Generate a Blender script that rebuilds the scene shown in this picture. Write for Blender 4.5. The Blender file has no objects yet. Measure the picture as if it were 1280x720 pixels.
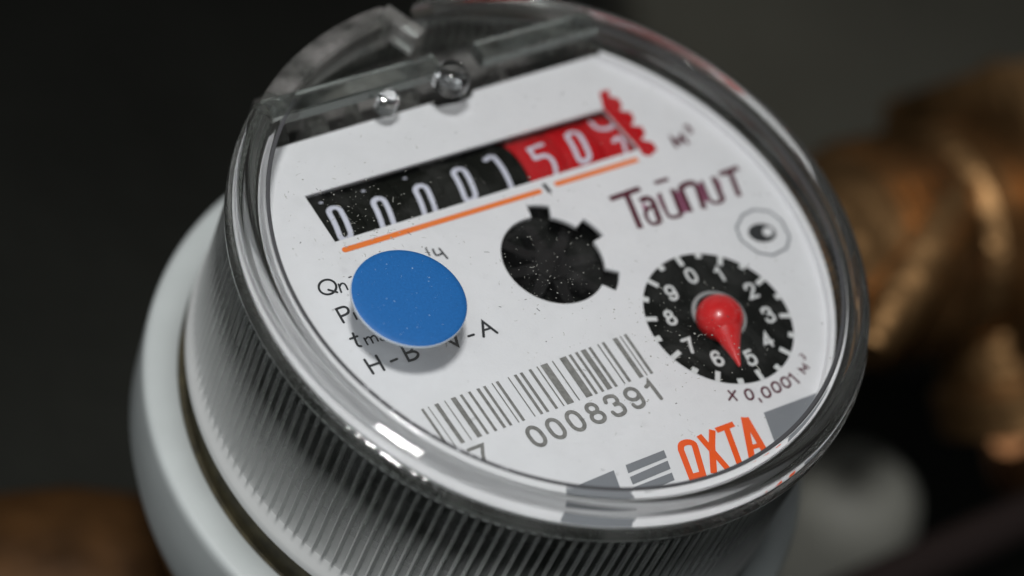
import bpy, math, random
from mathutils import Matrix, Vector
rnd = random.Random(7)
sc = bpy.context.scene
sc.unit_settings.system = 'METRIC'
sc.unit_settings.scale_length = 0.01          # one unit is one centimetre
col = sc.collection

# ------------------------------------------------------------------ camera
RW = ((0.9330812347, -0.2261074537, 0.2797048959), (-0.0179619975, -0.8060046474, -0.5916366072), (0.3592168927, 0.5470209573, -0.7561291532))
TW = Vector((0.5440894668, -0.5824733074, 24.4336507697))
FPX = 2901.6045
Rm = Matrix(RW); CAM = -(Rm.transposed() @ TW)
cam_d = bpy.data.cameras.new('camera'); cam = bpy.data.objects.new('camera', cam_d); col.objects.link(cam)
cam_d.sensor_width = 36.0; cam_d.lens = FPX / 1280 * 36.0
cam_d.clip_start = 0.5; cam_d.clip_end = 3000
m = Matrix((Rm[0], -Rm[1], -Rm[2])).transposed().to_4x4(); m.translation = CAM
cam.matrix_world = m
cam_d.dof.use_dof = True
cam_d.dof.focus_distance = 23.7
cam_d.dof.aperture_fstop = 0.5 * cam_d.lens / 1000 / 0.43
cam_d.dof.aperture_blades = 7
sc.camera = cam

def at(px, py, z):
    """where the line of sight through a point of the 1280x720 photo meets the level z"""
    d = Rm.transposed() @ Vector(((px - 640) / FPX, (py - 360) / FPX, 1.0))
    return CAM + d * ((z - CAM.z) / d.z)

# ------------------------------------------------------------------ light
world = bpy.data.worlds.new('World'); sc.world = world; world.use_nodes = True
nt = world.node_tree; nt.nodes.clear()
o_ = nt.nodes.new('ShaderNodeOutputWorld'); bg = nt.nodes.new('ShaderNodeBackground')
tc = nt.nodes.new('ShaderNodeTexCoord'); sx = nt.nodes.new('ShaderNodeSeparateXYZ'); rp = nt.nodes.new('ShaderNodeValToRGB')
nt.links.new(tc.outputs['Generated'], sx.inputs[0]); nt.links.new(sx.outputs['Z'], rp.inputs[0])
rp.color_ramp.elements[0].position = 0.0; rp.color_ramp.elements[0].color = (.022, .023, .021, 1)
rp.color_ramp.elements[1].position = 0.9; rp.color_ramp.elements[1].color = (.075, .078, .08, 1)
nt.links.new(rp.outputs[0], bg.inputs[0]); bg.inputs[1].default_value = 1.0
nt.links.new(bg.outputs[0], o_.inputs[0])

def area(name, loc, target, size, power, color):
    l = bpy.data.lights.new(name, 'AREA'); l.shape = 'DISK'; l.size = size; l.energy = power; l.color = color
    o = bpy.data.objects.new(name, l); col.objects.link(o); o.location = loc
    o.rotation_euler = (Vector(target) - Vector(loc)).to_track_quat('-Z', 'Y').to_euler()
    return o
LD = Vector((-.28, -.12, 1)).normalized()
fl = area('flash_lamp', Vector((-.5, 0, 0)) + LD * 45, (-.5, 0, 0), 6.6, 13700, (1, .99, .975))

FD = Vector((-.95, -.55, 1)).normalized()
area('fill_lamp', Vector((-.5, 0, 0)) + FD * 34, (-.5, 0, 0), 26, 3600, (.93, .97, 1))  # broad unseen fill added on the camera side to lift the shade, no real opening
sc.view_settings.view_transform = 'Standard'; sc.view_settings.look = 'None'
sc.view_settings.exposure = 0.07; sc.view_settings.gamma = 1
sc.cycles.max_bounces = 16; sc.cycles.transmission_bounces = 14; sc.cycles.transparent_max_bounces = 16
sc.cycles.caustics_refractive = True; sc.cycles.caustics_reflective = True; sc.cycles.sample_clamp_indirect = 0
sc.cycles.use_denoising = True

# ------------------------------------------------------------------ materials
def mat(name, base, rough=.5, metal=0., trans=0., ior=1.49, spec=.5, noise=None, bump=None, coat=0., alpha=1.):
    """noise = (scale, amount, detail) : colour variation ; bump = (scale, distance)"""
    M = bpy.data.materials.new(name); M.use_nodes = True; n = M.node_tree; b = n.nodes['Principled BSDF']
    b.inputs['Base Color'].default_value = (*base, 1); b.inputs['Roughness'].default_value = rough
    b.inputs['Metallic'].default_value = metal; b.inputs['Transmission Weight'].default_value = trans
    b.inputs['IOR'].default_value = ior; b.inputs['Specular IOR Level'].default_value = spec
    b.inputs['Coat Weight'].default_value = coat
    g = None
    if noise or bump: g = n.nodes.new('ShaderNodeTexCoord')
    if noise:
        t = n.nodes.new('ShaderNodeTexNoise'); t.inputs['Scale'].default_value = noise[0]; t.inputs['Detail'].default_value = noise[2]
        r = n.nodes.new('ShaderNodeValToRGB'); a = noise[1]
        r.color_ramp.elements[0].position = .3; r.color_ramp.elements[0].color = (*[c * (1 - a) for c in base], 1)
        r.color_ramp.elements[1].position = .7; r.color_ramp.elements[1].color = (*[min(1, c * (1 + a)) for c in base], 1)
        n.links.new(g.outputs['Object'], t.inputs['Vector']); n.links.new(t.outputs[0], r.inputs[0]); n.links.new(r.outputs[0], b.inputs['Base Color'])
    if bump:
        t = n.nodes.new('ShaderNodeTexNoise'); t.inputs['Scale'].default_value = bump[0]; t.inputs['Detail'].default_value = 4
        u = n.nodes.new('ShaderNodeBump'); u.inputs['Distance'].default_value = bump[1]; u.inputs['Strength'].default_value = 1
        n.links.new(g.outputs['Object'], t.inputs['Vector']); n.links.new(t.outputs[0], u.inputs['Height']); n.links.new(u.outputs[0], b.inputs['Normal'])
    return M

WHITE = mat('white_dial_print', (.76, .77, .79), .45, noise=(3, .02, 6), bump=(30, .0015))
BLACKP = mat('black_print', (.006, .007, .006), .7, spec=.08)
DIRT = mat('grimy_seam', (.06, .06, .065), .8)
INK = mat('dark_ink', (.02, .022, .025), .5)
GREY = mat('grey_print', (.20, .215, .235), .5)
LASER = mat('grey_laser_print', (.20, .20, .19), .6, noise=(25, .25, 4))
ORANGE = mat('orange_print', (.88, .10, .006), .5)
ORANGE2 = mat('orange_line_print', (.85, .20, .03), .5)
BURG = mat('burgundy_print', (.085, .008, .022), .5)
MAUVE = mat('mauve_print', (.34, .12, .21), .5)
TICKW = mat('white_dial_marks', (.66, .68, .68), .5)
REDP = mat('red_pointer_plastic', (.62, .006, .008), .3, coat=.2)
DRUMB = mat('black_drum', (.006, .007, .005), .7, spec=.08)
DRUMR = mat('red_drum', (.46, .005, .009), .6, spec=.15)
DIGIT = mat('drum_digit_white', (.62, .64, .74), .5)
BLUE = mat('blue_sticker', (.014, .122, .37), .55, spec=.3, noise=(45, .10, 3), bump=(60, .002))
CAPW = mat('sticker_edge_white', (.60, .66, .72), .6)
GLASS = mat('clear_plastic', (.97, .975, .97), .0, trans=1.)
def pane_mat():
    M = bpy.data.materials.new('clear_pane'); M.use_nodes = True; n = M.node_tree; n.nodes.clear()
    o = n.nodes.new('ShaderNodeOutputMaterial'); mx = n.nodes.new('ShaderNodeMixShader'); fr = n.nodes.new('ShaderNodeFresnel')
    t = n.nodes.new('ShaderNodeBsdfTransparent'); gl = n.nodes.new('ShaderNodeBsdfGlossy')
    fr.inputs[0].default_value = 1.45; t.inputs[0].default_value = (.97, .975, .975, 1); gl.inputs['Roughness'].default_value = .03
    n.links.new(fr.outputs[0], mx.inputs[0]); n.links.new(t.outputs[0], mx.inputs[1]); n.links.new(gl.outputs[0], mx.inputs[2]); df = n.nodes.new('ShaderNodeBsdfDiffuse'); df.inputs[0].default_value = (.6, .6, .58, 1); m2 = n.nodes.new('ShaderNodeMixShader')
    g = n.nodes.new('ShaderNodeTexCoord'); no = n.nodes.new('ShaderNodeTexNoise'); no.inputs['Scale'].default_value = 1.6; no.inputs['Detail'].default_value = 8; no.inputs['Roughness'].default_value = .65; no.inputs['Distortion'].default_value = .6
    mr = n.nodes.new('ShaderNodeMapRange'); mr.inputs[1].default_value = .45; mr.inputs[2].default_value = .75; mr.inputs[3].default_value = 0; mr.inputs[4].default_value = .045
    n.links.new(g.outputs['Object'], no.inputs['Vector']); n.links.new(no.outputs[0], mr.inputs[0]); n.links.new(mr.outputs[0], m2.inputs[0])
    n.links.new(mx.outputs[0], m2.inputs[1]); n.links.new(df.outputs[0], m2.inputs[2]); n.links.new(m2.outputs[0], o.inputs[0])
    return M
PANE = pane_mat()
def haze_plastic(name, mixw, dif, rough, tint=(.9, .92, .9)):
    M = bpy.data.materials.new(name); M.use_nodes = True; n = M.node_tree; n.nodes.clear()
    o = n.nodes.new('ShaderNodeOutputMaterial'); mx = n.nodes.new('ShaderNodeMixShader')
    g = n.nodes.new('ShaderNodeBsdfGlass'); g.inputs['IOR'].default_value = 1.49; g.inputs['Roughness'].default_value = rough; g.inputs[0].default_value = (*tint, 1)
    d = n.nodes.new('ShaderNodeBsdfDiffuse'); d.inputs[0].default_value = (*dif, 1)
    mx.inputs[0].default_value = mixw
    n.links.new(g.outputs[0], mx.inputs[1]); n.links.new(d.outputs[0], mx.inputs[2]); n.links.new(mx.outputs[0], o.inputs[0])
    return M
def wall_mat(name, w_top, w_bot, rough):
    M = haze_plastic(name, .2, (.74, .75, .74), rough); n = M.node_tree
    mx = [x for x in n.nodes if x.type == 'MIX_SHADER'][0]; g = n.nodes.new('ShaderNodeTexCoord'); sp = n.nodes.new('ShaderNodeSeparateXYZ')
    mr = n.nodes.new('ShaderNodeMapRange'); mr.inputs[1].default_value = -1.15; mr.inputs[2].default_value = -2.6; mr.inputs[3].default_value = w_top; mr.inputs[4].default_value = w_bot
    no = n.nodes.new('ShaderNodeTexNoise'); no.inputs['Scale'].default_value = 2.2; no.inputs['Detail'].default_value = 5
    ma = n.nodes.new('ShaderNodeMath'); ma.operation = 'MULTIPLY_ADD'; ma.inputs[1].default_value = .16; ma.use_clamp = True
    mb = n.nodes.new('ShaderNodeMath'); mb.operation = 'SUBTRACT'; mb.inputs[1].default_value = .08; mb.use_clamp = True
    n.links.new(g.outputs['Object'], sp.inputs[0]); n.links.new(g.outputs['Object'], no.inputs['Vector']); n.links.new(sp.outputs['Z'], mr.inputs[0])
    n.links.new(no.outputs[0], ma.inputs[0]); n.links.new(mr.outputs[0], ma.inputs[2]); n.links.new(ma.outputs[0], mb.inputs[0]); n.links.new(mb.outputs[0], mx.inputs[0])
    return M
WALLM = wall_mat('ribbed_clear_plastic', .14, .92, .08)
GAPM = wall_mat('rib_gap_clear_plastic', .03, .66, .05)
RIMG = haze_plastic('clear_rim_plastic', .022, (.62, .60, .56), .0, (.985, .99, .985))
FROST = haze_plastic('scuffed_clear_plastic', .25, (.40, .38, .37), .10)
def patchy(M, lo, hi, scale):
    n = M.node_tree; mx = [x for x in n.nodes if x.type == 'MIX_SHADER'][-1]; g = n.nodes.new('ShaderNodeTexCoord')
    no = n.nodes.new('ShaderNodeTexNoise'); no.inputs['Scale'].default_value = scale; no.inputs['Detail'].default_value = 5
    mr = n.nodes.new('ShaderNodeMapRange'); mr.inputs[1].default_value = .35; mr.inputs[2].default_value = .68; mr.inputs[3].default_value = lo; mr.inputs[4].default_value = hi
    n.links.new(g.outputs['Object'], no.inputs['Vector']); n.links.new(no.outputs[0], mr.inputs[0]); n.links.new(mr.outputs[0], mx.inputs[0])
patchy(FROST, .05, .42, 2.6)
HINGE = haze_plastic('hinge_clear_plastic', .06, (.25, .27, .26), .10); patchy(HINGE, .0, .16, 3)
COREM = mat('dark_grey_mechanism', (.012, .013, .012), .6, spec=.03, noise=(2.5, .5, 3))
COREL = mat('grey_mechanism_foot', (.44, .44, .44), .6)
COLLAR = mat('white_collar_plastic', (.46, .49, .485), .5, noise=(1.2, .05, 3))
RUST = mat('olive_gasket', (.05, .042, .02), .6, noise=(4, .6, 4))
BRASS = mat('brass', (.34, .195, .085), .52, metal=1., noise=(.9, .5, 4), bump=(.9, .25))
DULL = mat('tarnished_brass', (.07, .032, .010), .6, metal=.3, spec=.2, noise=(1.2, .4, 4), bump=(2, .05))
COPPER = mat('copper', (.34, .16, .07), .5, metal=1.)
DUSTM = mat('dust_grey', (.34, .34, .31), .9)
DUSTD = mat('dust_dark', (.05, .05, .045), .9)
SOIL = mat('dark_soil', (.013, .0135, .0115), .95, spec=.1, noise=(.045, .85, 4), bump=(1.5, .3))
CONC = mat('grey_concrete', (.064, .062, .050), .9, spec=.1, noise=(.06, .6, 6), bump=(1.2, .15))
KNOB = mat('pale_plastic', (.25, .25, .22), .6, noise=(.8, .08, 3))
REDH = mat('dark_red_rubber', (.010, .003, .002), .8)

# ------------------------------------------------------------------ mesh helpers
def mk(name, V, F, M, parent=None, smooth=False):
    me = bpy.data.meshes.new(name); me.from_pydata([tuple(v) for v in V], [], F); me.validate(); me.update()
    me.materials.append(M)
    if smooth:
        for p in me.polygons: p.use_smooth = True
    o = bpy.data.objects.new(name, me); col.objects.link(o)
    if parent: o.parent = parent
    return o
def tag(o, label, cat, group=None, kind=None):
    if label: o['label'] = label
    if cat: o['category'] = cat
    if group: o['group'] = group
    if kind: o['kind'] = kind
    return o
def smooth_by_angle(o, deg=35):
    me = o.data
    for p in me.polygons: p.use_smooth = True
    import bmesh
    b = bmesh.new(); b.from_mesh(me)
    for e in b.edges:
        if len(e.link_faces) == 2 and e.calc_face_angle(0) > math.radians(deg): e.smooth = False
    b.to_mesh(me); b.free()
def lathe(name, prof, M, parent=None, n=256, a0=0., a1=360., closed_prof=False, centre=(0, 0), rf=None, sharp=35, caps=True):
    full = abs(a1 - a0 - 360) < 1e-6; V = []; F = []; N = n if full else n + 1; k = len(prof)
    for i in range(N):
        a = math.radians(a0 + (a1 - a0) * i / n)
        for r, z in prof:
            if rf: r = rf(r, z, a)
            V.append((centre[0] + r * math.cos(a), centre[1] + r * math.sin(a), z))
    for i in range(n):
        j = (i + 1) % N
        for q in range(k if closed_prof else k - 1):
            w = (q + 1) % k
            F.append((i * k + q, i * k + w, j * k + w, j * k + q))
    if not full and closed_prof and caps:
        F.append(tuple(range(k))[::-1]); F.append(tuple((N - 1) * k + q for q in range(k)))
    o = mk(name, V, F, M, parent); smooth_by_angle(o, sharp); return o
def fix_normals(o):
    import bmesh
    b = bmesh.new(); b.from_mesh(o.data); bmesh.ops.recalc_face_normals(b, faces=b.faces); b.to_mesh(o.data); b.free()
    return o
def prism(name, outline, z0, z1, M, parent=None, bev=0.):
    n = len(outline)
    V = [(x, y, z0) for x, y in outline] + [(x, y, z1) for x, y in outline]
    F = [tuple(range(n))[::-1], tuple(range(n, 2 * n))] + [(i, (i + 1) % n, n + (i + 1) % n, n + i) for i in range(n)]
    o = mk(name, V, F, M, parent)
    fix_normals(o)
    if bev:
        b = o.modifiers.new('bevel', 'BEVEL'); b.width = bev; b.segments = 3
    return o
def plate_with_holes(name, outer, holes, z_top, thick, M, parent):
    c = bpy.data.curves.new(name, 'CURVE'); c.dimensions = '2D'; c.fill_mode = 'BOTH'; c.extrude = thick / 2; c.bevel_depth = 0.006; c.bevel_resolution = 1; c.offset = -0.006
    for loop in [outer] + holes:
        s = c.splines.new('POLY'); s.points.add(len(loop) - 1)
        for p, (x, y) in zip(s.points, loop): p.co = (x, y, 0, 1)
        s.use_cyclic_u = True
    t = bpy.data.objects.new('tmp', c); col.objects.link(t); t.location.z = z_top - thick / 2 - 0.006
    bpy.context.view_layer.update()
    dg = bpy.context.evaluated_depsgraph_get(); me = bpy.data.meshes.new_from_object(t.evaluated_get(dg))
    me.transform(t.matrix_world); bpy.data.objects.remove(t)
    me.materials.clear(); me.materials.append(M)
    o = bpy.data.objects.new(name, me); col.objects.link(o); o.parent = parent
    return o

ZF = -0.5                                     # level of the printed dial
def P(px, py, z=ZF):
    v = at(px, py, z); return (v.x, v.y)
def ribbon(pts, w, closed=False, cap='round'):
    """flat stroke of constant width along pts, in plane units"""
    pts = [Vector(p) for p in pts]
    q = []
    for i in range(len(pts) if closed else len(pts) - 1):
        a, b = pts[i], pts[(i + 1) % len(pts)]; k = max(1, int((b - a).length / .07)); q += [a.lerp(b, t / k) for t in range(k)]
    pts = q if closed else q + [pts[-1]]
    n = len(pts); V = []; F = []
    nor = []
    for i in range(n):
        if closed: a, b = pts[i - 1], pts[(i + 1) % n]
        else: a, b = pts[max(i - 1, 0)], pts[min(i + 1, n - 1)]
        p = pts[i]; d1 = (p - a); d2 = (b - p)
        if d1.length < 1e-9: d1 = d2
        if d2.length < 1e-9: d2 = d1
        d1 = d1.normalized(); d2 = d2.normalized(); t = (d1 + d2)
        t = t.normalized() if t.length > 1e-6 else d1
        k = 1 / max(.45, t.dot(d1)); nor.append(Vector((-t.y, t.x)) * k * w / 2)
    for p, q in zip(pts, nor): V += [p + q, p - q]
    for i in range(n if closed else n - 1):
        j = (i + 1) % n; F.append((2 * i, 2 * i + 1, 2 * j + 1, 2 * j))
    if not closed and cap == 'round':
        for p, q, s in ((pts[0], nor[0], 1), (pts[-1], nor[-1], -1)):
            b = len(V); V.append(p)
            ang = math.atan2(q.y, q.x); m_ = 8
            for k in range(m_ + 1):
                a = ang + s * math.pi * k / m_; V.append(p + Vector((math.cos(a), math.sin(a))) * w / 2)
            for k in range(m_): F.append((b, b + 1 + k, b + 2 + k) if s > 0 else (b, b + 2 + k, b + 1 + k))
    return V, F
def arc(cx, cy, rx, ry, a0, a1, n=14):
    return [(cx + rx * math.cos(math.radians(a0 + (a1 - a0) * i / n)), cy + ry * math.sin(math.radians(a0 + (a1 - a0) * i / n))) for i in range(n + 1)]
def sm(pts, closed=False, it=2):
    for _ in range(it):
        q = []; n = len(pts)
        rng = range(n) if closed else range(n - 1)
        if not closed: q.append(pts[0])
        for i in rng:
            a, b = pts[i], pts[(i + 1) % n]
            q += [(a[0] * .75 + b[0] * .25, a[1] * .75 + b[1] * .25), (a[0] * .25 + b[0] * .75, a[1] * .25 + b[1] * .75)]
        if not closed: q.append(pts[-1])
        pts = q
    return pts
# glyphs in a unit box, x right, y up: list of (points, closed)
G = {
 '0': [(arc(.5, .62, .5, .38, 0, 180, 10) + arc(.5, .38, .5, .38, 180, 360, 10), True)],
 '1': [([(.1, .78), (.38, .84), (.55, 1), (.55, 0)], False)],
 '2': [(sm([(.0, .74), (.08, .98), (.5, 1.03), (.98, .92), (.98, .62), (.5, .34), (.0, .0)]) + [(1, 0)], False)],
 '3': [(sm([(.02, .78), (.12, 1.0), (.55, 1.03), (.96, .92), (.92, .58), (.42, .54)]) + sm([(.42, .54), (.98, .52), (1.04, .1), (.6, -.04), (.1, .0), (0, .22)]), False)],
 '4': [([(.72, 0), (.72, 1), (0, .3), (1, .3)], False)],
 '5': [([(.92, 1), (.2, 1)] + sm([(.1, .5), (.3, .66), (.72, .68), (1.04, .5), (1.0, .08), (.5, -.04), (.08, .02), (0, .2)]), False)],
 '6': [(sm([(.95, .80), (.85, 1.0), (.5, 1.04), (.02, .88), (0, .3)], it=3) + arc(.5, .3, .5, .3, 180, 540, 20), False)],
 '7': [([(0, 1), (1, 1), (.68, .55), (.42, 0)], False)],
 '8': [(arc(.5, .76, .40, .24, 0, 360, 18)[:-1], True), (arc(.5, .27, .5, .27, 0, 360, 20)[:-1], True)],
 '9': [(arc(.5, .7, .5, .3, 0, 360, 20) + sm([(1, .7), (.98, .1), (.5, -.04), (.12, .02), (.05, .2)], it=3)[1:], False)],
 ',': [([(.5, .08), (.3, -.2)], False)],
 'D': [(arc(.5, .83, .5, .17, 0, 180, 12) + arc(.5, .17, .5, .17, 180, 360, 12), True)],
 'x': [([(0, 0), (1, .7)], False), ([(0, .7), (1, 0)], False)],
}
PRN = [0]
def stroke_obj(name, strokes, M, parent, z=ZF + .004, bend=None):
    """strokes: (plane points, width, closed, cap) joined as one lettering mesh, each a hair above the last"""
    V = []; F = []
    for k, (pts, w, cl, cap) in enumerate(strokes):
        v, f = ribbon(pts, w, cl, cap); b = len(V)
        V += [(p.x, p.y, z + .0006 * (k % 6) + .0004 * i / len(v)) for i, p in enumerate(v)]; F += [tuple(i + b for i in q) for q in f]
    if bend: V = [bend(*p) for p in V]
    o = mk(name, V, F, M, parent); return o
def px_strokes(lst, ox, oy, s, wpx, closed=False, cap='round', z=ZF):
    """strokes read off an enlargement (origin ox,oy, factor s)"""
    out = []
    for it in lst:
        pts, w, cl = it if len(it) == 3 else (it[0], wpx, closed)
        out.append(([P(ox + x / s, oy + y / s, z) for x, y in pts], w / s / 100., cl, cap))
    return out
def frame_glyph(ch, c, u, up, w, cap='round', z=ZF):
    """glyph ch centred on pixel c, u = width vector, up = height vector, w = stroke in px"""
    out = []
    for pts, cl in G[ch]:
        out.append(([P(c[0] + u[0] * (x - .5) + up[0] * (y - .5), c[1] + u[1] * (x - .5) + up[1] * (y - .5), z) for x, y in pts], w / 100., cl, cap))
    return out
RFACE = 3.24
def clip_circle(poly, R):
    n = 96
    for i in range(n):
        a = 2 * math.pi * (i + .5) / n; nx, ny = math.cos(a), math.sin(a); d = R * math.cos(math.pi / n); q = []
        for k in range(len(poly)):
            A = poly[k]; B = poly[(k + 1) % len(poly)]; da = A[0] * nx + A[1] * ny - d; db = B[0] * nx + B[1] * ny - d
            if da <= 0: q.append(A)
            if da * db < 0: t = da / (da - db); q.append((A[0] + (B[0] - A[0]) * t, A[1] + (B[1] - A[1]) * t))
        poly = q
        if not poly: return poly
    return poly
def patch(name, pxs, M, parent, z=ZF + .004, clip=True):
    poly = [P(*p) for p in pxs]
    if clip: poly = clip_circle(poly, RFACE - .012)
    return mk(name, [(x, y, z) for x, y in poly], [tuple(range(len(poly)))], M, parent)

# ------------------------------------------------------------------ setting
def sheet(name, cx, cy, z, s, M):
    return mk(name, [(cx - s, cy - s, z), (cx + s, cy - s, z), (cx + s, cy + s, z), (cx - s, cy + s, z)], [(0, 1, 2, 3)], M)
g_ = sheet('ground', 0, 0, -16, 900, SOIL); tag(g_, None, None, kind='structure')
A = at(430, 40, -15.9); B = at(1500, 40, -15.9)
DU = (Vector((B.x, B.y)) - Vector((A.x, A.y))).normalized(); DV = Vector((-DU.y, DU.x))
def slabpt(a, b): q = Vector((A.x, A.y)) + DU * a + DV * b; return (q.x, q.y)

def slab(name, corners, z0, z1, M):
    o = prism(name, [tuple(at(x, y, z1).xy) for x, y in corners], z0, z1, M, bev=.3); return tag(o, None, None, kind='structure')
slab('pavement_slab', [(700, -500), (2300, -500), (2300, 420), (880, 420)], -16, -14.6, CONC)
# ------------------------------------------------------------------ the water meter
meter = bpy.data.objects.new('water_meter', None); col.objects.link(meter); meter.location = (0, 0, -8.0)
tag(meter, 'round water meter with white dial under a clear ribbed plastic cover', 'water meter')
bpy.context.view_layer.update()
class _Root: pass
def root_child(o): o.parent = meter; o.matrix_parent_inverse = Matrix.Translation((0, 0, 8.0)); return o

UA = math.radians(18.6); U = Vector((math.cos(UA), math.sin(UA))); VV = Vector((-math.sin(UA), math.cos(UA)))
def uv(x, y): return (U.x * x + VV.x * y, U.y * x + VV.y * y)
# dial plate outline: circle cut by a straight edge along the top
c0 = Vector(P(345, 185)); c1 = Vector(P(740, 70))
cd = (c1 - c0).normalized(); cn = Vector((-cd.y, cd.x)); off = c0.dot(cn)
outer = []
half = math.acos(off / RFACE); base_a = math.atan2(cn.y, cn.x)
NS = 200
for i in range(NS + 1):
    a = base_a + half + (2 * math.pi - 2 * half) * i / NS; outer.append((RFACE * math.cos(a), RFACE * math.sin(a)))
# small notch in the straight edge where the clear post stands
def on_edge(px, py): return (Vector(P(px, py)).dot(cd))
n0, n1 = on_edge(538, 130), on_edge(592, 114)
e_end = Vector(outer[-1]).dot(cd); 
notch = [cd * n1 + cn * off, cd * (n1 - .06) + cn * (off - .07), cd * ((n0 + n1) / 2) + cn * (off - .10), cd * (n0 + .06) + cn * (off - .07), cd * n0 + cn * off]
if outer[-1][0] < outer[0][0]: notch = notch[::-1]
outer += [(p.x, p.y) for p in notch]
# counter window
W = [P(381, 245), P(419, 302), P(799, 186), P(755, 135)]
# star wheel opening
sc_c = Vector(P(692, 324)); SR = .585
tabs = [(P(676, 268), .125), (P(733, 291), .13), (P(752, 344), .13)]
star = []
angs = []
for (tx, ty), hw in tabs: angs.append((math.atan2(ty - sc_c.y, tx - sc_c.x), hw))
N_ = 360
for i in range(N_):
    a = 2 * math.pi * i / N_; r = SR
    for ta, hw in angs:
        d = (a - ta + math.pi) % (2 * math.pi) - math.pi
        if abs(d) < hw / (SR + .05): r = SR + .16
    star.append((sc_c.x + r * math.cos(a), sc_c.y + r * math.sin(a)))
plate = plate_with_holes('dial_plate', outer, [W, star], ZF, .05, WHITE, None); root_child(plate)
def sub(o): o.parent = plate; o.matrix_parent_inverse = plate.matrix_world.inverted(); return o

root_child(lathe('dial_skirt', [(RFACE - .03, -.551), (RFACE - .004, -.551), (RFACE - .004, -.64), (RFACE - .03, -.64)], WHITE, n=300, closed_prof=True, a0=math.degrees(base_a + half) + .5, a1=math.degrees(base_a - half) + 359.5))
root_child(lathe('dial_lip', [(RFACE - .065, ZF + .002), (RFACE - .065, ZF + .09), (RFACE - .05, ZF + .10), (RFACE - .012, ZF + .10), (RFACE - .002, ZF + .09), (RFACE - .002, ZF + .002)], WHITE, n=300, closed_prof=True, a0=math.degrees(base_a + half) + .6, a1=math.degrees(base_a - half) + 359.4))
# --- printing on the dial
def stroke(name, s, M, z=ZF + .004): return sub(stroke_obj(name, s, M, None, z))
stroke('printed_line', [([P(431, 312.5), P(674, 239.5)], .066, False, 'round')], ORANGE2)
stroke('printed_line', [([P(696, 230), P(795, 200)], .066, False, 'round')], ORANGE2)
stroke('decimal_comma', [([P(679, 230), P(688, 241)], .05, False, 'flat')], INK)
Z5 = (370, 300, 4)
stroke('lettering', px_strokes([(arc(157, 236, 44, 37, 0, 360, 24)[:-1], 10, True), ([(162, 250), (205, 262)], 10, False)], *Z5, 10), INK)
stroke('lettering', px_strokes([([(212, 222), (226, 262)], 8, False), (sm([(217, 236), (226, 216), (245, 220), (258, 248)]), 8, False)], *Z5, 8), INK)
stroke('lettering', px_strokes([([(264, 188), (276, 184)], 6, False)], *Z5, 6), INK)
stroke('lettering', px_strokes([([(238, 413), (200, 347)] + sm([(204, 345), (240, 332), (262, 345), (262, 368), (222, 384)])[1:], 11, False)], *Z5, 11), INK)
stroke('lettering', px_strokes([([(288, 366), (303, 396)], 9, False)], *Z5, 9), INK)
stroke('lettering', px_strokes([(sm([(284, 468), (296, 500), (308, 530), (325, 532)]), 11, False), ([(270, 496), (306, 482)], 10, False)], *Z5, 10), INK)
stroke('lettering', px_strokes([([(340, 492), (358, 524)], 8, False), (sm([(345, 500), (358, 484), (372, 490), (385, 516)]), 8, False), (sm([(372, 492), (384, 478), (398, 482), (410, 506)]), 8, False), (sm([(412, 478), (428, 470), (438, 480), (446, 500), (430, 504), (420, 496), (430, 486), (442, 486)]), 8, False)], *Z5, 8), INK)
stroke('lettering', px_strokes([([(342, 600), (386, 668)], 12, False), ([(400, 580), (440, 650)], 12, False), ([(364, 633), (420, 614)], 11, False)], *Z5, 12), INK)
stroke('lettering', px_strokes([([(474, 608), (504, 596)], 11, False)], *Z5, 11), INK)
stroke('lettering', px_strokes([([(520, 522), (565, 605)] + sm([(565, 605), (600, 595), (615, 570), (590, 555), (548, 568)])[1:] , 12, False), (sm([(548, 568), (580, 556), (580, 530), (556, 518), (520, 530)]), 11, False)], *Z5, 12), INK)
stroke('lettering', px_strokes([([(765, 505), (808, 528), (795, 480)], 13, False)], *Z5, 13), INK)
stroke('lettering', px_strokes([([(862, 482), (888, 474)], 11, False)], *Z5, 11), INK)
stroke('lettering', px_strokes([([(938, 484), (932, 408), (1005, 464)], 12, False), ([(940, 452), (976, 440)], 10, False)], *Z5, 12), INK)
stroke('lettering', px_strokes([([(648, 42), (668, 78)], 7, False)], *Z5, 7), INK)
stroke('lettering', px_strokes([(sm([(684, 48), (696, 76), (712, 78), (733, 66)]), 9, False), ([(716, 44), (756, 92)], 9, False)], *Z5, 9), INK)
# brand lettering
ZT = (755, 195, 7.11)
for it in [([(655, 315), (735, 500)], 62), ([(842, 248), (905, 405)], 56), ([(488, 350), (540, 470)], 44), ([(350, 430), (380, 500)], 40), ([(1005, 215), (1030, 300)], 40)]:
    stroke('lettering_fill', px_strokes([(it[0], it[1], False)], *ZT, 50, cap='flat'), MAUVE, ZF + .002)
for grp in (
    [([(52, 385), (318, 290)], 50, False), ([(195, 335), (325, 645)], 54, False)],
    [(sm([(322, 405), (372, 372), (425, 390), (450, 450)]) + [(500, 590)], 52, False), (sm([(500, 590), (430, 612), (385, 570), (360, 500), (400, 455), (450, 460)]), 34, False)],
    [([(448, 242), (570, 205)], 36, False)],
    [([(488, 330)] + sm([(540, 470), (575, 545), (640, 545), (695, 520)]), 34, False), ([(605, 295), (692, 515)], 52, False)],
    [([(675, 285), (768, 498)], 52, False), (sm([(678, 290), (700, 262), (780, 235), (820, 262), (850, 350)]) + [(890, 470)], 52, False)],
    [([(862, 220)] + sm([(915, 350), (950, 415), (1010, 420), (1060, 395)]), 34, False), ([(968, 185), (1058, 395)], 52, False)],
    [([(1025, 165), (1192, 105)], 48, False), ([(1115, 140), (1202, 360)], 50, False)]):
    stroke('brand_letter', px_strokes(grp, *ZT, 34, cap='flat'), BURG)
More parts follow.
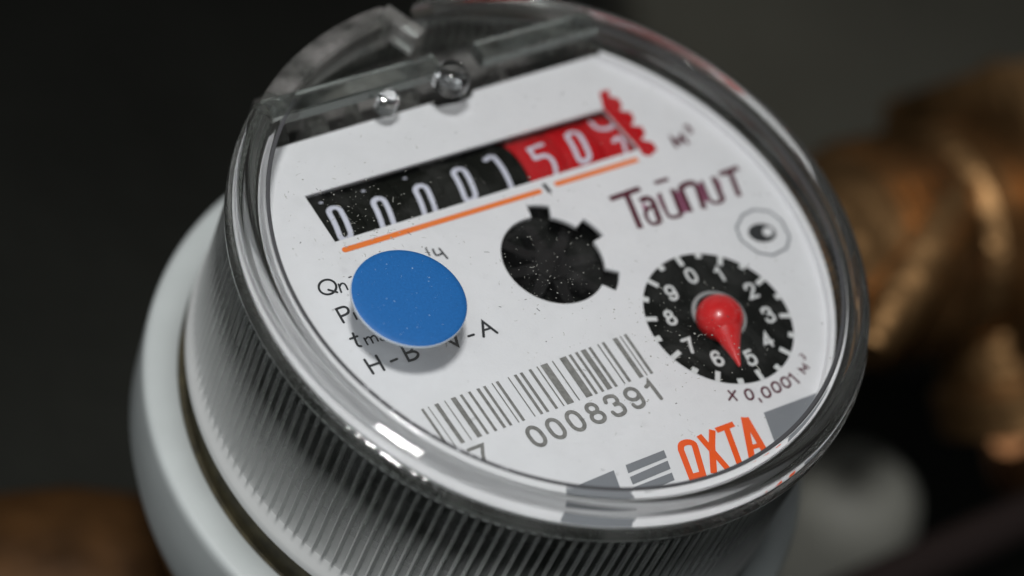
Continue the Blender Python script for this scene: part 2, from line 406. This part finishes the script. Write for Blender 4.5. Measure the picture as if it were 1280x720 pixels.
# orange maker lettering
ZO = (830, 500, 7.11)
stroke('maker_lettering', px_strokes([(sm([(150, 445), (148, 395), (205, 372), (262, 385), (275, 415)]) + [(345, 660), (243, 686)], 50, True)], *ZO, 50), ORANGE)
stroke('maker_lettering', px_strokes([([(308, 315), (565, 612)], 50, False), ([(428, 268), (425, 400), (442, 655)], 52, False)], *ZO, 50, cap='flat'), ORANGE)
stroke('maker_lettering', px_strokes([([(462, 272), (618, 215)], 46, False), ([(555, 255), (672, 572)], 50, False)], *ZO, 50, cap='flat'), ORANGE)
stroke('maker_lettering', px_strokes([([(710, 155), (782, 520)], 54, False), ([(722, 158), (898, 462)], 54, False), ([(765, 425), (865, 398)], 38, False)], *ZO, 50, cap='flat'), ORANGE)
sub(patch('grey_block', [(954.5, 516), (1070, 473), (1070, 640), (1000, 640)], GREY, None))
sub(patch('grey_block', [(700, 616), (767, 588), (786, 640), (700, 680)], GREY, None))
def zs(pts): return [(720 + x / 5.333, 560 + y / 5.333) for x, y in pts]
sub(patch('grey_stripe', zs([(330, 115), (585, 15), (605, 65), (348, 170)]), GREY, None))
sub(patch('grey_stripe', zs([(358, 195), (610, 85), (630, 140), (378, 245)]), GREY, None))
sub(patch('grey_stripe', zs([(385, 262), (638, 165), (657, 215), (405, 322)]), GREY, None))
# barcode
bars = [(527.5, 3.2), (535, 1.2), (545, 5), (555.5, 1.3), (566, 6), (576, 3.2), (586.2, 3.2), (597, 3.6), (605, 3.2), (614.8, 1.3), (621, 3.4), (635, 1.3), (643.6, 3.4), (651, 3.4), (662, 3.4), (671, 1.5), (679.5, 8.4), (690.3, 1.5), (703, 8.0), (712, 3.2), (720, 3.2), (728.5, 6.2), (736.7, 3.4), (747, 1.6), (753.5, 3.4), (768, 5.4), (775, 1.4), (781, 3.4)]
for x, w in bars:
    y = lambda q: 512 - (q - 526) * .368
    a, b = x - w / 2, x + w / 2
    sub(patch('barcode_bar', [(a, y(a)), (b, y(b)), (b + 34, y(b) + 49), (a + 34, y(a) + 49)], LASER, None, clip=False))
for i, ch in enumerate('0008391'):
    stroke('serial_digit', frame_glyph(ch, (670.3 + 24.53 * i, 545.6 - 9.67 * i), (14.0, -5.4), (-16.2, -21.4), 4.5), LASER)
stroke('serial_digit', frame_glyph('7', (601, 570), (17, -6.5), (-14, -21), 3.9), LASER)
# burgundy multiplier
ZX = (880, 430, 7.11)
def zx(ch, cx, cy, u, up, w): stroke('lettering', frame_glyph(ch, (880 + cx / 7.11, 430 + cy / 7.11), (u[0] / 7.11, u[1] / 7.11), (up[0] / 7.11, up[1] / 7.11), w / 7.11), BURG)
stroke('lettering', px_strokes([([(215, 418), (292, 500)], 17, False), ([(275, 418), (222, 498)], 17, False)], *ZX, 17), BURG)
zx('0', 400, 450, (58, -18), (-40, -86), 19); zx('0', 550, 430, (58, -24), (-46, -84), 19); zx('0', 640, 385, (56, -28), (-50, -82), 19); zx('0', 725, 342, (54, -30), (-54, -80), 19)
stroke('lettering', px_strokes([([(490, 488), (510, 515)], 18, False)], *ZX, 18), BURG)
stroke('lettering', px_strokes([([(755, 292), (762, 268), (845, 345)], 18, False)], *ZX, 18), BURG)
stroke('lettering', px_strokes([([(895, 262), (842, 222), (905, 225), (880, 180), (930, 212)], 17, False)], *ZX, 17), BURG)
stroke('lettering', px_strokes([(sm([(848, 100), (868, 88), (880, 105), (872, 118), (895, 112), (905, 130), (888, 140)]), 11, False)], *ZX, 11), BURG)
ZM = (720, 100, 7.11)
stroke('lettering', px_strokes([([(890, 590), (848, 515), (925, 560), (935, 490), (990, 560)], 36, False)], *ZM, 36), BURG)
stroke('lettering', px_strokes([(sm([(960, 420), (990, 400), (1000, 430), (985, 440), (1020, 430), (1030, 460), (1005, 475)]), 22, False)], *ZM, 15), BURG)
# round approval mark
ZE = (740, 200, 4)
stroke('approval_mark', px_strokes([(sm([(768, 245), (925, 262), (1008, 425), (868, 495), (705, 372)], True, 1), 12, True)], *ZE, 7), GREY)
def ell(cx, cy, rx, ry, rot=0):
    c, s = math.cos(rot), math.sin(rot)
    return [(ZE[0] + (cx + rx * math.cos(t) * c - ry * math.sin(t) * s) / 4, ZE[1] + (cy + rx * math.cos(t) * s + ry * math.sin(t) * c) / 4) for t in [2 * math.pi * i / 40 for i in range(40)]]
sub(patch('approval_mark', ell(850, 365, 70, 46, .15), INK, None, clip=False))
sub(patch('approval_mark', ell(878, 360, 26, 22, .15), WHITE, None, z=ZF + .006, clip=False))
# small dial
DC = Vector((2.183, -.29)); DC = Vector(P(898.5, 397)); DR = .862
def dialdisc():
    n = 160; return mk('small_dial', [(DC.x + DR * math.cos(2 * math.pi * i / n), DC.y + DR * math.sin(2 * math.pi * i / n), ZF + .003) for i in range(n)], [tuple(range(n))], BLACKP)
sub(dialdisc())
dl = {'0': (335, 140), '1': (480, 130), '2': (635, 215), '3': (720, 335), '4': (715, 460), '5': (630, 550), '6': (465, 555), '7': (325, 490), '8': (230, 350), '9': (235, 225)}
for ch, (x, y) in dl.items():
    stroke('dial_digit', frame_glyph(ch, (780 + x / 4, 310 + y / 4), (9.0, -3.2), (-9.5, -15.5), 3.5), TICKW, ZF + .006)
tl = [(155, 185), (150, 350), (270, 530), (470, 630), (680, 625), (795, 510), (790, 335), (680, 180), (485, 75), (285, 75)]
ta = sorted(math.atan2(P(780 + x / 4, 310 + y / 4)[1] - DC.y, P(780 + x / 4, 310 + y / 4)[0] - DC.x) for x, y in tl)
mean = sum((a - i * math.pi / 5) for i, a in enumerate(ta)) / 10
for i in range(20):
    a = mean + i * math.pi / 10; l, w = ((.13, .058) if i % 2 == 0 else (.065, .07))
    d = Vector((math.cos(a), math.sin(a)))
    stroke('dial_tick', [([DC + d * (DR - l), DC + d * (DR + .006)], w, False, 'flat')], TICKW, ZF + .006)

# --- counter drums (axis along the window)
wa = Vector(P(381, 245)); wb = Vector(P(419, 302)); wc = Vector(P(792, 187)); wu = (wc - wb).normalized(); wv = Vector((-wu.y, wu.x))
HW = (wa - wb).dot(wv); mid = wb + wv * (HW / 2)
RD = .62; ZD = ZF - .085 - RD
def bendf(x, y, z):
    q = Vector((x, y)) - mid; s = q.dot(wu); t = q.dot(wv); a = t / RD; lift = z - (ZF + .004)
    p = mid + wu * s + wv * ((RD + lift + .002) * math.sin(a)); return (p.x, p.y, ZD + (RD + lift + .002) * math.cos(a))
def drum(s0, s1, M):
    V = []; F = []; n = 64; ch = .022 if M is DRUMR else .006; prof = [(s0, RD - .05), (s0 + ch, RD - ch * .4), (s0 + 2 * ch, RD), (s1 - 2 * ch, RD), (s1 - ch, RD - ch * .4), (s1, RD - .05)]
    for i in range(n):
        a = 2 * math.pi * i / n
        for s, r in prof:
            p = mid + wu * s + wv * (r * math.sin(a)); V.append((p.x, p.y, ZD + r * math.cos(a)))
    for i in range(n):
        j = (i + 1) % n
        for q in range(5): F.append((i * 6 + q, j * 6 + q, j * 6 + q + 1, i * 6 + q + 1))
    F.append(tuple(i * 6 for i in range(n))); F.append(tuple(i * 6 + 5 for i in range(n))[::-1])
    o = mk('counter_drum', V, F, M); fix_normals(o); smooth_by_angle(o, 50); root_child(o); return o
def sof(px, py): return (Vector(P(px, py, ZF - .085)) - mid).dot(wu)
cx = [(425, 277.5), (478, 262), (530, 247), (581.5, 229), (628, 212), (672, 198), (723, 181), (768, 165)]
ss = [sof(*p) for p in cx]; pitch = (ss[6] - ss[0]) / 6
ss = [ss[0] + pitch * i for i in range(8)]
drums = []
for i, s in enumerate(ss):
    l, r = pitch * .495, pitch * .495
    if i == 0: l = pitch * .7
    if i == 7: r = pitch * .66
    drums.append(drum(s - l, s + r, DRUMB if i < 5 else DRUMR))
ZDD = ZF - .085
def dstroke(i, s):
    o = stroke_obj('digit', s, DIGIT, None, ZF + .004, bend=bendf); o.parent = drums[i]; o.matrix_parent_inverse = drums[i].matrix_world.inverted(); return o
dg_ = [('0', (425.5, 277.5), 0), ('0', (481, 267), 0), ('0', (533.5, 251), 0), ('0', (581.5, 229), 0)]
for i, (ch, c, _) in enumerate(dg_):
    dstroke(i, frame_glyph('D', c, (13.5, -4.4), (-20.0, -38.0), 6.2, z=ZDD))
Z3 = (360, 140, 4)
dstroke(4, px_strokes([([(988, 232), (1012, 212), (1030, 216), (1130, 372)], 24, False)], *Z3, 24, z=ZDD))
Z4 = (600, 100, 4)
dstroke(5, px_strokes([([(312, 316), (245, 342), (275, 392)] + sm([(278, 392), (330, 372), (375, 410), (395, 480)])[1:], 21, False), (sm([(395, 480), (370, 510), (320, 500)]), 20, False)], *Z4, 21, z=ZDD))
dstroke(6, frame_glyph('D', (723.5, 181.5), (14.0, -4.6), (-19.0, -36.0), 6.0, z=ZDD))
dstroke(7, px_strokes([(sm([(560, 190), (585, 240), (640, 245), (680, 215), (660, 165)]), 22, False), (sm([(668, 305), (692, 285), (715, 298), (735, 345)]), 19, False)], *Z4, 22, z=ZDD))
def dots(lst, r=.022):
    for i, (x, y) in lst:
        c = P(x, y, ZDD); o = stroke_obj('dot', [([(c[0], c[1]), (c[0] + .004, c[1])], r * 2, False, 'round')], DIGIT, None, ZF + .004, bend=bendf)
        o.parent = drums[i]; o.matrix_parent_inverse = drums[i].matrix_world.inverted()
dots([(1, (455, 234)), (2, (507, 218)), (0, (402, 248))])
jag = [(240, 250), (205, 110), (290, 85), (300, 150), (375, 165), (410, 225), (392, 275), (485, 285), (520, 350), (490, 405), (585, 415), (618, 480), (578, 530), (680, 555), (722, 620), (655, 680), (590, 665), (560, 610)]
sub(patch('red_scale_mark', [(720 + x / 7.11, 100 + y / 7.11) for x, y in jag], DRUMR, None, clip=False))
# dark carrier below the openings
root_child(lathe('carrier', [(0.001, -.72 - .6), (3.0, -1.32), (3.0, -1.40), (.001, -1.40)], COREM, n=96))
# star wheel
def starwheel():
    V = []; F = []; n = 8; r0, r1 = .16, .56; zt, zb = ZF - .10, ZF - .3
    def blade(a):
        b = len(V); d = Vector((math.cos(a), math.sin(a))); e = Vector((-d.y, d.x)); w = .075
        pts = [(r0, -w), (r1, -w * .7), (r1, w * .7), (r0, w)]
        for zz in (zt, zb):
            for r, s in pts: q = sc_c + d * r + e * s; V.append((q.x, q.y, zz - (.03 if zz == zt and r == r1 else 0)))
        for f in ((0, 1, 2, 3), (7, 6, 5, 4), (0, 4, 5, 1), (1, 5, 6, 2), (2, 6, 7, 3), (3, 7, 4, 0)): F.append(tuple(i + b for i in f))
    for i in range(n): blade(2 * math.pi * i / n + .2)
    b = len(V); m_ = 32
    for zz in (zt + .03, zb):
        for i in range(m_): V.append((sc_c.x + .2 * math.cos(2 * math.pi * i / m_), sc_c.y + .2 * math.sin(2 * math.pi * i / m_), zz))
    F.append(tuple(b + i for i in range(m_)))
    for i in range(m_): j = (i + 1) % m_; F.append((b + i, b + m_ + i, b + m_ + j, b + j))
    o = mk('star_wheel', V, F, DRUMB); fix_normals(o); return o
sw = starwheel(); root_child(sw); sw.data.materials[0] = mat('star_wheel_black', (.010, .010, .010), .5, spec=.14)
root_child(lathe('star_wheel_cup', [(.80, ZF - .06), (.80, ZF - .34), (.83, ZF - .34), (.83, ZF - .06)], BLACKP, n=64, closed_prof=True, centre=(sc_c.x, sc_c.y), a0=0, a1=360))
w_ = [(sc_c.x + .80 * math.cos(2 * math.pi * i / 64), sc_c.y + .80 * math.sin(2 * math.pi * i / 64)) for i in range(64)]
root_child(prism('star_wheel_well', w_, ZF - .42, ZF - .33, BLACKP))
# red pointer
HC = Vector(P(902.5, 392, ZF + .19)); TIP = Vector(P(924.5, 458, ZF + .08))
def pointer():
    V = []; F = []; n = 48; prof = [(.24, 0.02), (.258, .06)] + [(.262 * math.cos(math.radians(t)), .12 + .23 * math.sin(math.radians(t))) for t in range(0, 86, 8)]
    k = len(prof)
    for i in range(n):
        a = 2 * math.pi * i / n
        for r, z in prof: V.append((HC.x + r * math.cos(a), HC.y + r * math.sin(a), ZF + z))
    for i in range(n):
        j = (i + 1) % n
        for q in range(k - 1): F.append((i * k + q, j * k + q, j * k + q + 1, i * k + q + 1))
    c = len(V); V.append((HC.x, HC.y, ZF + .35))
    for i in range(n): F.append((i * k + k - 1, ((i + 1) % n) * k + k - 1, c))
    o = mk('red_pointer', V, F, REDP, None, True); root_child(o)
    d = (TIP - HC).normalized(); e = Vector((-d.y, d.x)); L = (TIP - HC).length; V = []; F = []; m_ = 16; rings = [(.18, .21, .17, .13), (.34, .175, .15, .12), (.48, .13, .12, .11), (.64, .088, .08, .10), (.82, .048, .045, .09), (1, .013, .02, .08)]
    for f, hw, hh, zc in rings:
        c_ = HC + d * (L * f)
        for i in range(m_):
            t = 2 * math.pi * i / m_; q = c_ + e * (hw * math.cos(t)); V.append((q.x, q.y, ZF + zc + hh * math.sin(t) * (1 if math.sin(t) > 0 else .5)))
    for k in range(len(rings) - 1):
        for i in range(m_): j = (i + 1) % m_; F.append((k * m_ + i, k * m_ + j, (k + 1) * m_ + j, (k + 1) * m_ + i))
    F.append(tuple(range(m_))); F.append(tuple((len(rings) - 1) * m_ + i for i in range(m_))[::-1])
    p = mk('needle', V, F, REDP); fix_normals(p); smooth_by_angle(p, 50); p.parent = o; p.matrix_parent_inverse = o.matrix_world.inverted()
pointer()
HB = P(898, 395, ZF + .01)
root_child(lathe('pointer_collar', [(.275, ZF + .008), (.315, ZF + .02), (.315, ZF + .035), (.27, ZF + .045)], mat('collar_grey', (.30, .30, .30), .3), n=64, centre=HB))

# --- clear cover
EDGE = Vector(P(330, 128, 0)); off2 = EDGE.dot(cn)         # straight far edge of the flat pane
RI = 3.165
half2 = math.acos(off2 / RI)
pn = [(RI * math.cos(base_a + half2 + (2 * math.pi - 2 * half2) * i / 160), RI * math.sin(base_a + half2 + (2 * math.pi - 2 * half2) * i / 160)) for i in range(161)]
root_child(mk('cover_pane', [(x, y, -.001) for x, y in pn], [tuple(range(len(pn)))], PANE))
bead = [(3.192 + .014 * t / 4, .001 + .006 * (1 - (t / 4) ** 2)) for t in range(-4, 5)]
bead2 = [(3.355 + .07 * t / 5, .001 + .024 * (1 - (t / 5) ** 2)) for t in range(-5, 6)]
prof = [(3.165, .0)] + bead + [(3.25, .001)] + bead2 + [(3.44, -.004)] + [(3.46, -.012), (3.48, -.035), (3.493, -.08), (3.497, -.14), (3.496, -.20), (3.500, -.2015), (3.515, -.207), (3.530, -.217), (3.541, -.233), (3.547, -.258), (3.549, -.31), (3.543, -.36), (3.52, -.39), (3.49, -.40), (3.44, -.405)]
def wob(r, z, a):
    e = math.exp(-(((math.degrees(a) % 360) - 228) / 20) ** 2)
    if z < -.205 and r > 3.46: return r + e * (.005 * math.sin(a * 97 + 3 * math.sin(a * 31)) + .003 * math.sin(a * 211 + 1.7))
    if 3.285 < r < 3.43: return r + e * (.0025 * math.sin(a * 41 + 2 * math.sin(a * 17)) + .001 * math.sin(a * 83))
    return r
root_child(lathe('dirt_line', [(3.138, .001), (3.143, .0045), (3.176, .0045), (3.18, .002)], DIRT, n=300, a0=base_a * 57.2958 + half2 * 57.2958 + 2, a1=base_a * 57.2958 - half2 * 57.2958 + 358))
rim = root_child(lathe('cover_rim', prof, RIMG, n=900, a0=146.5 - 360, a1=104, sharp=80, rf=wob))
def rib(r, z, a):
    if z > -.53: return r
    f = min(1, (-.53 - z) / .04) * max(0, min(1, (z + 2.46) / .12)); k = (a / (2 * math.pi) * 172) % 1
    d = abs(k - .5) * 2                       # 0 in the middle of a ridge
    h = max(0., 1 - (d / .36) ** 2)
    g = 1.0
    return r + (.048 * h - .012) * f * g
zz = [-.405, -.43, -.50, -.53, -.57, -.7, -1.0, -1.4, -1.8, -2.15, -2.34, -2.40, -2.46, -2.52, -2.58, -2.64, -2.70]
ro = [3.43, 3.45, 3.452, 3.44, 3.44, 3.442, 3.446, 3.452, 3.46, 3.465, 3.47, 3.475, 3.49, 3.505, 3.53, 3.54, 3.54]
wp = list(zip(ro, zz)) + [(3.34, -2.68), (3.33, -1.5), (3.32, -.41)]
wall = root_child(fix_normals(lathe('ribbed_wall', wp, WALLM, n=172 * 10, closed_prof=True, rf=lambda r, z, a: rib(r, z, a) if r > 3.4 else r, sharp=60)))
wall.data.materials.append(GAPM)
for p in wall.data.polygons:
    c_ = p.center; k_ = (math.atan2(c_.y, c_.x) / (2 * math.pi) * 172) % 1
    if math.hypot(c_.x, c_.y) < 3.38: p.material_index = 1
    if -2.38 < c_.z < -.56 and abs(k_ - .5) * 2 > .42 and math.hypot(c_.x, c_.y) > 3.4: p.material_index = 1
root_child(lathe('mechanism', [(2.2, -1.41), (2.6, -1.9), (2.95, -2.35), (3.18, -2.60)], COREM, n=128))
root_child(lathe('mechanism_foot', [(3.16, -2.58), (3.22, -2.60), (3.29, -2.64), (3.29, -2.9), (2.8, -2.9)], COREL, n=128))
BUB = mat('bubble_glint', (.75, .77, .8), .15, spec=1.)
bm_v = [(0, 0, 1), (1, 0, 0), (0, 1, 0), (-1, 0, 0), (0, -1, 0)]
for k in range(16):
    a = math.radians(rnd.uniform(214, 252)); q = rnd.uniform(3.150, 3.170); b_ = rnd.uniform(.008, .014)
    root_child(mk('seam_bubble', [(q * math.cos(a) + x * b_, q * math.sin(a) + y * b_, .005 + z * b_) for x, y, z in bm_v], [(0, 1, 2), (0, 2, 3), (0, 3, 4), (0, 4, 1)], BUB, None, True))
# hinge: bar, posts, raised lip
def along(px0, py0, px1, py1, z0, z1, w, name, M, bev=.02):
    a = Vector(P(px0, py0, z1)); b = Vector(P(px1, py1, z1)); d = (b - a).normalized(); e = Vector((-d.y, d.x)) * w / 2
    return root_child(prism(name, [tuple(a - e), tuple(b - e), tuple(b + e), tuple(a + e)], z0, z1, M, bev=bev))
along(333, 136, 548, 76, -.16, .02, .26, 'hinge_bar', HINGE)
along(598, 62, 742, 22, -.16, .02, .26, 'hinge_bar', HINGE)
root_child(lathe('hinge_lip', [(3.20, -.40), (3.20, -.03), (3.23, .01), (3.30, .02), (3.36, .004), (3.44, -.01), (3.48, -.04), (3.497, -.10), (3.497, -.40)], FROST, n=60, a0=113, a1=146.4, closed_prof=True))
along(480, 10, 527, 43, -.30, .0, .2, 'hinge_lip', FROST)
def post(px, py, r, h):
    c = P(px, py, h); pr = [(max(.001, r * math.sin(math.radians(t))), h - r * .8 * (1 - math.cos(math.radians(t)))) for t in range(0, 91, 6)] + [ (r * 1.02, h - .28), (.001, h - .28)]
    return root_child(fix_normals(lathe('hinge_post', pr, GLASS, n=64, centre=c, sharp=70)))
post(570, 84, .20, .14); post(489, 114, .12, -.02)
lg = [Vector(P(338, 172, -.9)), Vector(P(745, 52, -.9)), Vector(P(720, 8, -.9)), Vector(P(318, 125, -.9))]
root_child(prism('mechanism_ledge', [tuple(p) for p in lg], -1.15, -.9, mat('ledge_grey', (.085, .082, .078), .5, noise=(1.6, .75, 5), bump=(2.5, .25))))
for a_, b_, w in (((350, 150), (356, 176), .10), ((392, 140), (402, 166), .22), ((440, 124), (452, 150), .08), ((505, 106), (512, 130), .25), ((620, 80), (632, 100), .10)):
    a = Vector(P(*a_, -.56)); b = Vector(P(*b_, -.56)); d = (b - a).normalized(); e = Vector((-d.y, d.x)) * w / 2
    root_child(prism('hinge_web', [tuple(a - e), tuple(b - e), tuple(b + e), tuple(a + e)], -1.1, -.56, FROST, bev=.01))
# collar below
root_child(lathe('white_collar', [(3.545, -3.35), (3.545, -3.11), (3.57, -3.08), (3.86, -3.08), (3.91, -3.10), (3.935, -3.15), (3.94, -3.24), (3.93, -4.1), (3.82, -4.5)], COLLAR, n=256, sharp=60))
root_child(lathe('gasket', [(2.6, -2.72), (3.44, -2.72), (3.46, -2.80), (3.46, -3.2), (3.6, -3.2)], RUST, n=200))
root_child(lathe('brass_body', [(3.6, -4.3), (3.6, -4.8), (3.5, -5.4), (3.0, -6.6), (2.0, -7.4), (.001, -7.6)], BRASS, n=128))

# ------------------------------------------------------------------ things on and round the meter
cc = at(512, 371.5, .055); CR = .604
cap = bpy.data.objects.new('blue_sticker', None); col.objects.link(cap); cap.location = (cc.x, cc.y, .002)
tag(cap, 'round blue disc stuck on the clear cover over the printed letters', 'sticker')
bpy.context.view_layer.update()
def cp(o): o.parent = cap; return o
def disc(name, prof, M):
    o = lathe(name, prof, M, n=96, sharp=40); return cp(o)
disc('disc_body', [(.001, .0), (CR - .01, .0), (CR, .012), (CR, .040), (CR - .006, .046)], CAPW)
disc('disc_top', [(CR - .006, .046), (CR - .014, .052), (CR - .06, .060), (CR - .2, .066), (CR - .4, .070), (.001, .072)], BLUE)

def flakes(name, n, M, zfun, region, smin, smax, fib=.25):
    V = []; F = []
    for _ in range(n):
        x, y = region()
        z = zfun(x, y)
        if z is None: continue
        s = smin * (smax / smin) ** (rnd.random() ** 2.2)
        a = rnd.random() * 6.28; el = rnd.uniform(.4, 1)
        if rnd.random() < fib:
            L = s * rnd.uniform(2, 4.5); w = smin * .8; b = len(V); cur = rnd.uniform(-2, 2); k = 5; px, py = x, y
            for i in range(k):
                dx, dy = math.cos(a), math.sin(a); V += [(px - dy * w / 2, py + dx * w / 2, z + .002), (px + dy * w / 2, py - dx * w / 2, z + .004)]
                px += dx * L / k; py += dy * L / k; a += cur / k
            for i in range(k - 1): F.append((b + 2 * i, b + 2 * i + 1, b + 2 * i + 3, b + 2 * i + 2))
        else:
            b = len(V); m_ = 5
            for i in range(m_):
                t = a + 6.283 * i / m_; r = s / 2 * rnd.uniform(.6, 1.2); V.append((x + r * math.cos(t), y + r * el * math.sin(t), z + .002))
            V.append((x, y, z + s * .4 + .002))
            for i in range(m_): F.append((b + i, b + (i + 1) % m_, b + m_))
    o = mk(name, V, F, M); return o
def topz(x, y):
    if (x - cc.x) ** 2 + (y - cc.y) ** 2 < (CR + .01) ** 2: return None
    if x * x + y * y > 3.14 ** 2 or x * cn.x + y * cn.y > off2: return None
    return 0.0
def capz(x, y): return .068 if (x - cc.x) ** 2 + (y - cc.y) ** 2 < (CR - .05) ** 2 else None
def reg_all(): 
    a = rnd.random() * 6.283; r = 3.15 * math.sqrt(rnd.random()); return r * math.cos(a), r * math.sin(a)
def reg_spot(px, py, s):
    q = P(px, py, 0)
    return lambda: (q[0] + rnd.gauss(0, s), q[1] + rnd.gauss(0, s))
tag(flakes('dust', 800, DUSTM, topz, reg_all, .006, .026, .12), None, None, kind='stuff')
tag(flakes('dust', 230, DUSTM, topz, reg_spot(455, 280, .36), .006, .028, .4), None, None, kind='stuff')
tag(flakes('dust', 150, DUSTM, topz, reg_spot(685, 350, .33), .006, .026, .15), None, None, kind='stuff')
tag(flakes('dust', 160, DUSTM, topz, reg_spot(850, 430, .4), .008, .03, .15), None, None, kind='stuff')
tag(flakes('dust', 110, DUSTD, topz, reg_all, .009, .022, .45), None, None, kind='stuff')
tag(flakes('dust', 170, mat('dust_pale', (.36, .5, .68), .8), capz, reg_spot(512, 371, .4), .005, .02, .02), None, None, kind='stuff')

def tube(name, a, b, prof_r, M, parent=None, n=48, hexa=False):
    a = Vector(a); b = Vector(b); d = (b - a); L = d.length; d.normalize(); q = d.to_track_quat('Z', 'Y').to_matrix()
    V = []; F = []; n = 6 if hexa else n
    for t, r in prof_r:
        for i in range(n):
            an = 2 * math.pi * i / n; V.append(a + d * (t * L) + q @ Vector((r * math.cos(an), r * math.sin(an), 0)))
    k = len(prof_r)
    for s in range(k - 1):
        for i in range(n): j = (i + 1) % n; F.append((s * n + i, s * n + j, (s + 1) * n + j, (s + 1) * n + i))
    F.append(tuple(range(n))[::-1]); F.append(tuple((k - 1) * n + i for i in range(n)))
    o = mk(name, V, F, M, parent); fix_normals(o); smooth_by_angle(o, 30); return o
# brass union at the right: body, hex nut, threads
un = bpy.data.objects.new('pipe_union', None); col.objects.link(un); ua = at(1040, 330, -7.5); un.location = ua
tag(un, 'blurred brass pipe union with hexagonal nut behind the meter on the right', 'pipe fitting')
bpy.context.view_layer.update()
def uc(o): o.parent = un; o.matrix_parent_inverse = un.matrix_world.inverted(); return o
p0 = at(960, 345, -7.0); p1 = at(1420, 240, -7.0)
uc(tube('pipe', p0, p1, [(0, 1.5), (.12, 1.62), (.3, 1.62), (.33, 1.5), (.38, 1.5), (.42, 1.75), (1, 1.75)], BRASS))
uc(tube('hex_nut', p0 + (p1 - p0) * .50, p0 + (p1 - p0) * .80, [(0, 2.3), (.08, 2.7), (.92, 2.7), (1, 2.3)], BRASS, hexa=True))
uc(tube('casting_rib', at(1205, 235, -5.6), at(1085, 440, -6.2), [(0, .3), (.2, .5), (.8, .45), (1, .3)], BRASS))
uc(tube('casting_rib', at(1238, 90, -6.4), at(1310, 215, -6.4), [(0, .3), (.2, .5), (.8, .5), (1, .3)], BRASS))
uc(tube('outlet', at(1235, 330, -7.5), at(1275, 520, -9), [(0, 1.1), (.7, 1.1), (.75, 1.3), (1, 1.3)], BRASS))
for k in range(5): uc(tube('thread_ring', p0 + (p1 - p0) * (.22 + .035 * k), p0 + (p1 - p0) * (.24 + .035 * k), [(0, 1.6), (.5, 1.78), (1, 1.6)], BRASS))
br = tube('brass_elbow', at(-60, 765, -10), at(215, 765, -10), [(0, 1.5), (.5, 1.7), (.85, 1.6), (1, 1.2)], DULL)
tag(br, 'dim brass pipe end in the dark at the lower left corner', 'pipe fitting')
kc = at(1078, 615, -11.8)
kn = lathe('pale_knob', [(.001, -11.4), (.6, -11.45), (1.0, -11.75), (1.2, -12.3), (1.2, -15.9)], KNOB, n=64, centre=(kc.x, kc.y))
tag(kn, 'blurred pale grey plastic knob beside the meter at the lower right', 'knob')
hs = tube('red_hose', at(1010, 770, -9), at(1360, 610, -9), [(0, .35), (1, .35)], REDH)
tag(hs, 'dark red hose crossing the lower right corner', 'hose')
cpz = tube('copper_pipe', at(1262, 545, -8.5), at(1270, 590, -10), [(0, .3), (.2, .42), (1, .42)], COPPER)
tag(cpz, 'blurred copper pipe end at the right edge', 'pipe')
print('tris', sum(len(o.data.polygons) for o in bpy.data.objects if o.type == 'MESH'))
